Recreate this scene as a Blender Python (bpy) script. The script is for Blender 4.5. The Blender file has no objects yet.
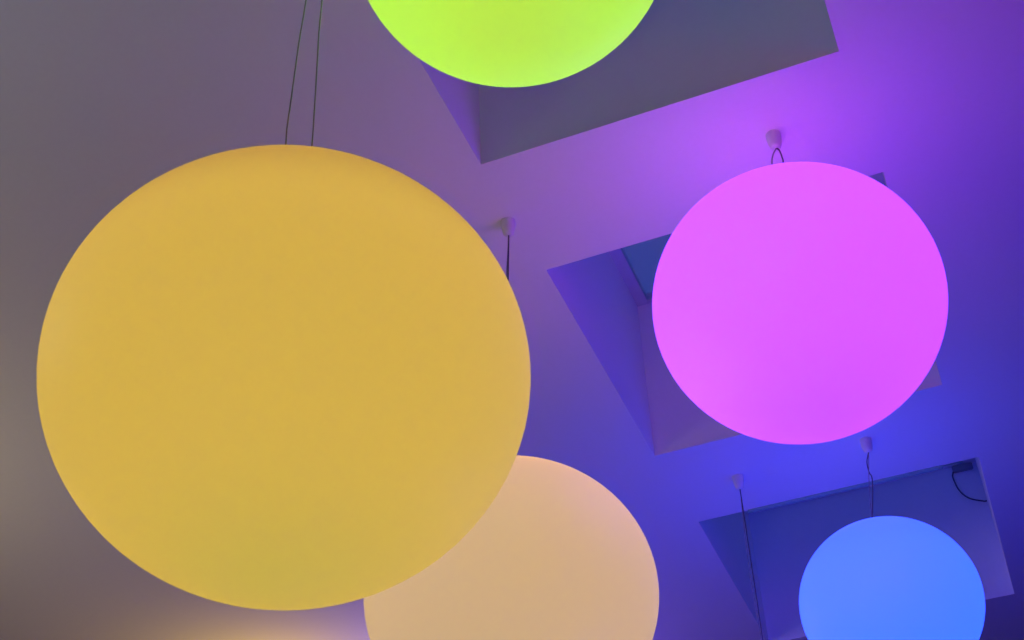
import bpy, bmesh, math
from mathutils import Vector, Matrix

scene = bpy.context.scene
col = scene.collection
PI = math.pi

# ------------------------------------------------------------------ helpers
def link(o, parent=None):
    col.objects.link(o)
    if parent: o.parent = parent
    return o

def obj(name, bm, mat, parent=None, smooth=False):
    me = bpy.data.meshes.new(name)
    bmesh.ops.recalc_face_normals(bm, faces=bm.faces)
    bm.to_mesh(me); bm.free()
    if smooth:
        for p in me.polygons: p.use_smooth = True
    me.materials.append(mat)
    return link(bpy.data.objects.new(name, me), parent)

def struct(name, bm, mat, parent=None):
    o = obj(name, bm, mat, parent)
    if parent is None: o['kind'] = 'structure'
    return o

def add_box(bm, x0, x1, y0, y1, z0, z1):
    v = [bm.verts.new((x, y, z)) for x in (x0, x1) for y in (y0, y1) for z in (z0, z1)]
    for f in ((0,1,3,2),(4,6,7,5),(0,4,5,1),(2,3,7,6),(0,2,6,4),(1,5,7,3)):
        bm.faces.new([v[i] for i in f])

def box(*a):
    bm = bmesh.new(); add_box(bm, *a); return bm

def lathe(profile, n=48):
    """solid of revolution about Z from (radius, z) pairs"""
    bm = bmesh.new(); rings = []
    for r, z in profile:
        if r < 1e-6: rings.append([bm.verts.new((0, 0, z))])
        else: rings.append([bm.verts.new((r*math.cos(2*PI*k/n), r*math.sin(2*PI*k/n), z)) for k in range(n)])
    for a, b in zip(rings, rings[1:]):
        for k in range(n):
            j = (k+1) % n
            if len(a) == 1: bm.faces.new((a[0], b[k], b[j]))
            elif len(b) == 1: bm.faces.new((a[k], b[0], a[j]))
            else: bm.faces.new((a[k], b[k], b[j], a[j]))
    return bm

def tube(points, r, n=10, sub=8):
    """round cable through a list of points (Catmull-Rom smoothed)"""
    P = [Vector(p) for p in points]
    if len(P) > 2:
        Q = []
        E = [2*P[0]-P[1]] + P + [2*P[-1]-P[-2]]
        for i in range(1, len(E)-2):
            p0, p1, p2, p3 = E[i-1:i+3]
            for s in range(sub):
                t = s/sub
                Q.append(.5*((2*p1)+(p2-p0)*t+(2*p0-5*p1+4*p2-p3)*t*t+(3*p1-p0-3*p2+p3)*t**3))
        Q.append(P[-1]); P = Q
    bm = bmesh.new(); rings = []
    u = None
    for i, p in enumerate(P):
        d = (P[min(i+1, len(P)-1)] - P[max(i-1, 0)]).normalized()
        if u is None: u = d.orthogonal().normalized()
        u = (u - d*u.dot(d)).normalized(); w = d.cross(u)
        rings.append([bm.verts.new(p + r*(math.cos(2*PI*k/n)*u + math.sin(2*PI*k/n)*w)) for k in range(n)])
    for a, b in zip(rings, rings[1:]):
        for k in range(n):
            j = (k+1) % n; bm.faces.new((a[k], a[j], b[j], b[k]))
    bm.faces.new(rings[0][::-1]); bm.faces.new(rings[-1])
    return bm

# ---------------------------------------------------------------- materials
def principled(name, color, rough=.6, spec=.3, noise=0, bump=0, scale=30):
    m = bpy.data.materials.new(name); m.use_nodes = True
    nt = m.node_tree; b = nt.nodes['Principled BSDF']
    b.inputs['Roughness'].default_value = rough
    b.inputs['Specular IOR Level'].default_value = spec
    b.inputs['Base Color'].default_value = (*color, 1)
    tc = nt.nodes.new('ShaderNodeTexCoord')
    nz = nt.nodes.new('ShaderNodeTexNoise'); nz.inputs['Scale'].default_value = scale
    nz.inputs['Detail'].default_value = 4
    nt.links.new(tc.outputs['Object'], nz.inputs['Vector'])
    if noise:
        mx = nt.nodes.new('ShaderNodeMix'); mx.data_type = 'RGBA'
        mx.inputs[6].default_value = (*[c*(1-noise) for c in color], 1)
        mx.inputs[7].default_value = (*[min(1, c*(1+noise)) for c in color], 1)
        nt.links.new(nz.outputs['Fac'], mx.inputs[0])
        nt.links.new(mx.outputs[2], b.inputs['Base Color'])
    if bump:
        bp = nt.nodes.new('ShaderNodeBump'); bp.inputs['Strength'].default_value = bump
        bp.inputs['Distance'].default_value = .002
        nt.links.new(nz.outputs['Fac'], bp.inputs['Height'])
        nt.links.new(bp.outputs['Normal'], b.inputs['Normal'])
    return m

def globe_material(name, glow, strength=1.0, through=.5):
    """milky plastic shell: gives off its own even colour, scatters the inner lamp and the room's light"""
    m = bpy.data.materials.new(name); m.use_nodes = True
    nt = m.node_tree; nt.nodes.clear()
    out = nt.nodes.new('ShaderNodeOutputMaterial')
    em = nt.nodes.new('ShaderNodeEmission'); em.inputs['Color'].default_value = (*glow, 1)
    em.inputs['Strength'].default_value = strength
    df = nt.nodes.new('ShaderNodeBsdfDiffuse'); df.inputs['Color'].default_value = (.20, .20, .20, 1)
    tr = nt.nodes.new('ShaderNodeBsdfTranslucent'); tr.inputs['Color'].default_value = (through, through, through, 1)
    gl = nt.nodes.new('ShaderNodeBsdfGlossy'); gl.inputs['Color'].default_value = (.03, .03, .03, 1); gl.inputs['Roughness'].default_value = .45
    a = nt.nodes.new('ShaderNodeAddShader'); b = nt.nodes.new('ShaderNodeAddShader'); c = nt.nodes.new('ShaderNodeAddShader')
    nt.links.new(em.outputs[0], a.inputs[0]); nt.links.new(df.outputs[0], a.inputs[1])
    nt.links.new(a.outputs[0], b.inputs[0]); nt.links.new(tr.outputs[0], b.inputs[1])
    nt.links.new(b.outputs[0], c.inputs[0]); nt.links.new(gl.outputs[0], c.inputs[1])
    nt.links.new(c.outputs[0], out.inputs[0])
    return m

plaster = principled('white_ceiling_plaster', (.87, .87, .87), .9, .1, .02, .15, 60)
wall_paint = principled('wall_paint', (.25, .25, .25), .9, .1, .02, .1, 40)
floor_mat = principled('floor_vinyl', (.12, .12, .12), .6, .3, .08, .05, 3)
frame_mat = principled('skylight_frame_paint', (.66, .68, .72), .5, .4, .03, 0, 20)
canopy_mat = principled('white_plastic', (.80, .79, .80), .45, .4, .02, 0, 20)
cord_mat = principled('dark_cable_rubber', (.13, .12, .14), .55, .3, .1, 0, 50)
wire_mat = principled('grey_steel_wire', (.36, .35, .37), .4, .3, .1, 0, 80)
dark_box = principled('dark_plastic', (.30, .30, .34), .5, .3, .1, 0, 30)

glass = bpy.data.materials.new('skylight_glass'); glass.use_nodes = True
nt = glass.node_tree; nt.nodes.clear()
o_ = nt.nodes.new('ShaderNodeOutputMaterial'); tr = nt.nodes.new('ShaderNodeBsdfTransparent')
tr.inputs['Color'].default_value = (.86, .93, .95, 1)
gl = nt.nodes.new('ShaderNodeBsdfGlossy'); gl.inputs['Roughness'].default_value = .05
lw = nt.nodes.new('ShaderNodeLayerWeight'); lw.inputs['Blend'].default_value = .35
mx = nt.nodes.new('ShaderNodeMixShader')
mul = nt.nodes.new('ShaderNodeMath'); mul.operation = 'MULTIPLY'; mul.inputs[1].default_value = .5
nt.links.new(lw.outputs['Fresnel'], mul.inputs[0]); nt.links.new(mul.outputs[0], mx.inputs[0])
nt.links.new(tr.outputs[0], mx.inputs[1]); nt.links.new(gl.outputs[0], mx.inputs[2]); nt.links.new(mx.outputs[0], o_.inputs[0])

# ------------------------------------------------------------------ setting
CZ = 3.0                       # ceiling above the camera; camera 1.5 m above the floor
TOP = 3.744                    # underside of the skylights
WELLS = [(-1.079, -.008, 1.475, 2.690, 3.744), (-1.070, .020, 3.207, 4.377, 3.748), (-1.052, .080, 4.914, 6.120, 3.714)]   # light wells: x0, x1, y0, y1, underside of skylight
X0, X1, Y0, Y1, FZ = -6.5, 4.5, -3.5, 10.0, -1.5

bm = bmesh.new()
def quad(*p): bm.faces.new([bm.verts.new(q) for q in p])
def slab_piece(x0, x1, y0, y1):
    for z in (CZ, TOP+.06):      # plastered underside, roof deck above it
        quad((x0, y0, z), (x1, y0, z), (x1, y1, z), (x0, y1, z))
y = Y0
for wx0, wx1, y0, y1, _t in WELLS:
    slab_piece(X0, X1, y, y0)
    slab_piece(X0, wx0, y0, y1); slab_piece(wx1, X1, y0, y1)
    c = [(wx0, y0), (wx1, y0), (wx1, y1), (wx0, y1)]
    for k in range(4):
        p, q = c[k], c[(k+1) % 4]
        quad((*p, CZ), (*q, CZ), (*q, TOP+.06), (*p, TOP+.06))
    y = y1
slab_piece(X0, X1, y, Y1)
bmesh.ops.remove_doubles(bm, verts=bm.verts, dist=1e-4)
me = bpy.data.meshes.new('ceiling'); bm.to_mesh(me); bm.free(); me.materials.append(plaster)
ceiling = link(bpy.data.objects.new('ceiling', me)); ceiling['kind'] = 'structure'

struct('floor', box(X0, X1, Y0, Y1, FZ-.1, FZ), floor_mat)
struct('wall_left', box(X0-.1, X0, Y0, Y1, FZ, TOP+.06), wall_paint)
struct('wall_right', box(X1, X1+.1, Y0, Y1, FZ, TOP+.06), wall_paint)
struct('wall_back', box(X0-.1, X1+.1, Y0-.1, Y0, FZ, TOP+.06), wall_paint)
struct('wall_front', box(X0-.1, X1+.1, Y1, Y1+.1, FZ, TOP+.06), wall_paint)

for k, (WX0, WX1, y0, y1, zt) in enumerate(WELLS):
    w = bpy.data.objects.new('window_%d' % (k+1), None); link(w); w['kind'] = 'structure'
    w.location = ((WX0+WX1)/2, (y0+y1)/2, zt)
    cx, cy = w.location.x, w.location.y
    hx, hy = (WX1-WX0)/2, (y1-y0)/2
    bm = bmesh.new()
    add_box(bm, -hx, -hx+.048, -hy, hy, 0, .04); add_box(bm, hx-.06, hx, -hy, hy, 0, .04)
    add_box(bm, -hx+.048, hx-.06, -hy, -hy+.006, 0, .04); add_box(bm, -hx+.048, hx-.06, hy-.02, hy, 0, .04)
    obj('window_frame', bm, frame_mat, w)
    obj('window_pane', box(-hx+.048, hx-.06, -hy+.006, hy-.02, .002, .010), glass, w)

rail_mat = principled('green_tinted_aluminium_rail', (.28, .55, .45), .45, .5, .03, 0, 20)
b_ = box(-.845, -.060, 4.908, 4.927, 2.991, 3.0)
bmesh.ops.bevel(b_, geom=b_.edges[:], offset=.002, segments=2, affect='EDGES')
struct('trim_1', b_, rail_mat)

# ------------------------------------------------------------- globe lamps
def srgb(r, g, b):
    f = lambda c: (c/255/12.92) if c/255 <= .04045 else ((c/255+.055)/1.055)**2.4
    return tuple(f(c) for c in (r, g, b))

Q = .93   # the globes are a little flatter than a true sphere, each by its own small amount
def shell_bm(R, Q):
    n = 48
    prof = [(0, -R*Q)] + [(R*math.sin(PI*i/n), -R*Q*math.cos(PI*i/n)) for i in range(1, n-2)]
    rt = R*math.sin(PI*3/n)
    prof += [(rt, R*Q*math.cos(PI*3/n)), (rt*.55, R*Q*.992), (0, R*Q*.992)]
    return lathe(prof, 96)

def globe_lamp(label, centre, R, glow, strength, ceil_pt, cords, inner, mid=(.01, .01, .01), Q=.93, group='glowing colour-changing globes hung from the ceiling'):
    root = bpy.data.objects.new('globe_pendant_lamp', None); link(root)
    root.location = centre
    root['label'] = label; root['category'] = 'lamp'; root['group'] = group
    c = Vector(centre)
    obj('globe', shell_bm(R, Q), globe_material('glowing_' + 'globe', glow, strength), root, True)
    cap = obj('socket_cap', lathe([(0, R*Q+.045), (.008, R*Q+.045), (.012, R*Q+.02), (.028, R*Q+.012), (.03, R*Q-.006), (0, R*Q-.006)], 32), canopy_mat, root, True)
    can = lathe([(0, 0), (.022, 0), (.0225, -.004), (.0205, -.03), (.0165, -.05), (.010, -.058), (0, -.058)], 32)
    k = obj('ceiling_canopy', can, canopy_mat, root, True); k.location = Vector(ceil_pt) - c
    for pts, r, mat in cords:
        obj('cord', tube([Vector(p)-c for p in pts], r), mat, root, True)
    # the bulbs inside the milky shell: one near the top, one mid-way under an unseen opaque disc added to shape the bright band
    obj('band_shaping_disc', lathe([(0, R*.130), (R*.15, R*.122), (R*.16, R*.117), (R*.15, R*.114), (0, R*.116)], 40), canopy_mat, root, True)
    M_ = bpy.data.lights.new('globe_bulb', 'POINT'); M_.energy = 3*max(mid); M_.color = [g/max(mid) for g in mid]; M_.shadow_soft_size = R*.04
    mo = bpy.data.objects.new('globe_bulb', M_); link(mo, root); mo.location = (0, 0, R*.07)
    L = bpy.data.lights.new('globe_bulb', 'POINT'); L.energy = 3*max(inner); L.color = [g/max(inner) for g in inner]; L.shadow_soft_size = R*.20
    lo = bpy.data.objects.new('globe_bulb', L); link(lo, root); lo.location = (0, 0, R*.70)
    return root

def top_of(c, R): return (c[0], c[1], c[2]+R*Q+.04)

# yellow
C = (-.844, 1.359, 1.207); T = (-.844, 1.359, CZ)
globe_lamp('huge golden yellow glowing globe, the largest one, hanging at the left', C, .340, (0.128, 0.112, 0.000), 1, T,
    [([(-.844, 1.359, 2.945), (-.862, 1.359, 2.50), (-.8794, 1.359, 2.083), (-.8853, 1.359, 1.967), (-.8896, 1.359, 1.816), (-.8914, 1.359, 1.718), (-.880, 1.359, 1.60), top_of(C, .34)], .0013, wire_mat),
     ([(-.844, 1.359, 2.945), (-.845, 1.359, 2.50), (-.8457, 1.359, 2.066), (-.8461, 1.359, 1.976), (-.8424, 1.359, 1.795), (-.8408, 1.359, 1.685), (-.842, 1.359, 1.60), top_of(C, .34)], .0013, wire_mat)], (0.70, 0.160, 0.017), (0.560, 0.400, 0.037), .925)
# pink
C = (-.284, 2.921, 2.362); T = (-.251, 2.924, CZ)
globe_lamp('bright magenta pink glowing globe hanging under the middle skylight well', C, .381, (0.319, 0.032, 1.682), 1, T,
    [([(-.251, 2.924, 2.943), (-.2634, 2.921, 2.918), (-.2722, 2.921, 2.88), top_of(C, .381)], .0022, wire_mat),
     ([(-.251, 2.924, 2.943), (-.2437, 2.921, 2.931), (-.2398, 2.921, 2.90), (-.2413, 2.921, 2.872), (-.262, 2.921, 2.82), top_of(C, .381)], .0022, cord_mat)], (0.663, 0.080, 0.000), (0.100, 0.020, 0.300), .955)
# cream
C = (-1.127, 2.939, 1.707); T = (-1.098, 2.950, CZ)
globe_lamp('pale peach cream glowing globe at the bottom, partly behind the huge yellow one', C, .369, (0.161, 0.146, 0.053), 1, T,
    [([(-1.098, 2.950, 2.943), (-1.11, 2.943, 2.60), top_of(C, .369)], .0025, cord_mat),
     ([(-1.098, 2.950, 2.943), (-1.118, 2.943, 2.60), top_of(C, .369)], .0016, wire_mat)], (1.267, 0.473, 0.000), (0.120, 0.080, 0.030))
# blue
C = (-.349, 4.616, 2.320); T = (-.304, 4.612, CZ)
globe_lamp('small sky blue glowing globe at the lower right in front of the far skylight well', C, .315, (0.002, 0.103, 1.932), 1, T,
    [([(-.304, 4.612, 2.943), (-.3179, 4.614, 2.905), (-.319, 4.614, 2.860), (-.3133, 4.614, 2.832), (-.325, 4.616, 2.76), top_of(C, .315)], .0021, cord_mat),
     ([(-.304, 4.612, 2.943), (-.330, 4.614, 2.80), top_of(C, .315)], .0016, wire_mat)], (0.085, 0.020, 0.300), (0.020, 0.050, 0.400), .95)
# green
C = (-.497, 1.415, 2.158); T = (-.498, 1.415, CZ)
globe_lamp('lime green glowing globe cut off by the top edge of the picture', C, .291, (0.209, 0.364, 0.000), 1, T,
    [([(-.498, 1.415, 2.943), top_of(C, .291)], .0028, cord_mat)], (0.020, 0.608, 0.000), (0.100, 0.150, 0.000))
# the lamp whose cord shows at the far well, its globe hangs below the picture
C = (-.823, 4.655, 1.80); T = (-.816, 4.656, CZ)
globe_lamp('pendant with only a small ceiling cup and thin cord showing, left of the blue globe', C, .315, (0.000, 0.000, 2.467), 1, T,
    [([(-.816, 4.656, 2.943), (-.819, 4.656, 2.5), top_of(C, .315)], .0023, cord_mat),
     ([(-.816, 4.656, 2.943), (-.828, 4.656, 2.6), top_of(C, .315)], .0014, wire_mat)], (0.020, 0.020, 0.300), (0.010, 0.010, 0.200))

# -------------------------------- junction box with its cable in the far well
jb = bpy.data.objects.new('junction_box', None); link(jb); jb.location = (.012, 6.120, 3.69)
jb['label'] = 'small dark box with a hanging cable in the upper corner of the far skylight well'
jb['category'] = 'junction box'
b_ = box(-.048, .048, -.018, 0, -.016, .020)
bmesh.ops.bevel(b_, geom=b_.edges[:], offset=.004, segments=2, affect='EDGES')
obj('housing', b_, dark_box, jb)
obj('cable', tube([(-.044, -.010, -.006), (-.0496, -.010, -.0175), (-.055, -.010, -.042), (-.0431, -.010, -.1135), (-.009, -.010, -.168), (.0488, -.010, -.200), (.066, -.010, -.203)], .0032), cord_mat, jb, True)

# --------------------------------------------------------------- added fill lights
def lamp(name, loc, color, energy, r=.3):
    L = bpy.data.lights.new(name, 'POINT'); L.energy = energy; L.color = color; L.shadow_soft_size = r
    o = bpy.data.objects.new(name, L); link(o); o.location = loc
FILL_LIGHTS = [   # added point lights without fixtures, tinting the ceiling, all outside the picture
    ('fill_light', (1.3, 3.2, 2.2), (0.000, 0.000, 1.000), 7.30),
    ('fill_light', (1.3, 5.6, 2.0), (0.000, 0.000, 1.000), 9.51),
    ('fill_light', (-2.6, 1.0, 1.9), (0.842, 0.991, 1.000), 8.40),
    ('fill_light', (0.2, 3.4, 0.6), (0.000, 0.000, 1.000), 13.99),
    ('fill_light', (-3.8, 3.0, 1.9), (1.000, 0.816, 0.395), 14.87),
    ('fill_light', (-3.3, 5.55, 2.65), (1.000, 0.621, 0.000), 17.98),
    ('fill_light', (-2.3, 5.75, 2.6), (0.150, 0.060, 1.000), 22.31),
    ('fill_light', (1.2, 1.6, 2.2), (1.000, 0.001, 0.000), 7.5),
]
for a in FILL_LIGHTS: lamp(*a)

w = bpy.data.worlds.new('dusk'); scene.world = w; w.use_nodes = True
bg = w.node_tree.nodes['Background']; bg.inputs['Color'].default_value = (.045, .080, .42, 1); bg.inputs['Strength'].default_value = 1.0

# ------------------------------------------------------------------- camera
cam = bpy.data.cameras.new('camera'); cam.sensor_width = 36; cam.lens = 1400/1024*36; cam.clip_start = .05
co = link(bpy.data.objects.new('camera', cam))
co.matrix_world = Matrix(((0.9269633144574496, 0.26165347457735105, 0.2688428405066031, 0),
                          (0.37375581673721453, -0.5823451114955187, -0.7219285010112634, 0),
                          (-0.03233578675642603, 0.7696828115261971, -0.6376070628027668, 0), (0, 0, 0, 1)))
scene.camera = co
vs = scene.view_settings
vs.view_transform = 'Standard'; vs.look = 'None'; vs.exposure = 0; vs.gamma = 1; vs.use_curve_mapping = False
scene.cycles.use_denoising = True
scene.cycles.max_bounces = 8; scene.cycles.diffuse_bounces = 5
scene.cycles.sample_clamp_indirect = 4
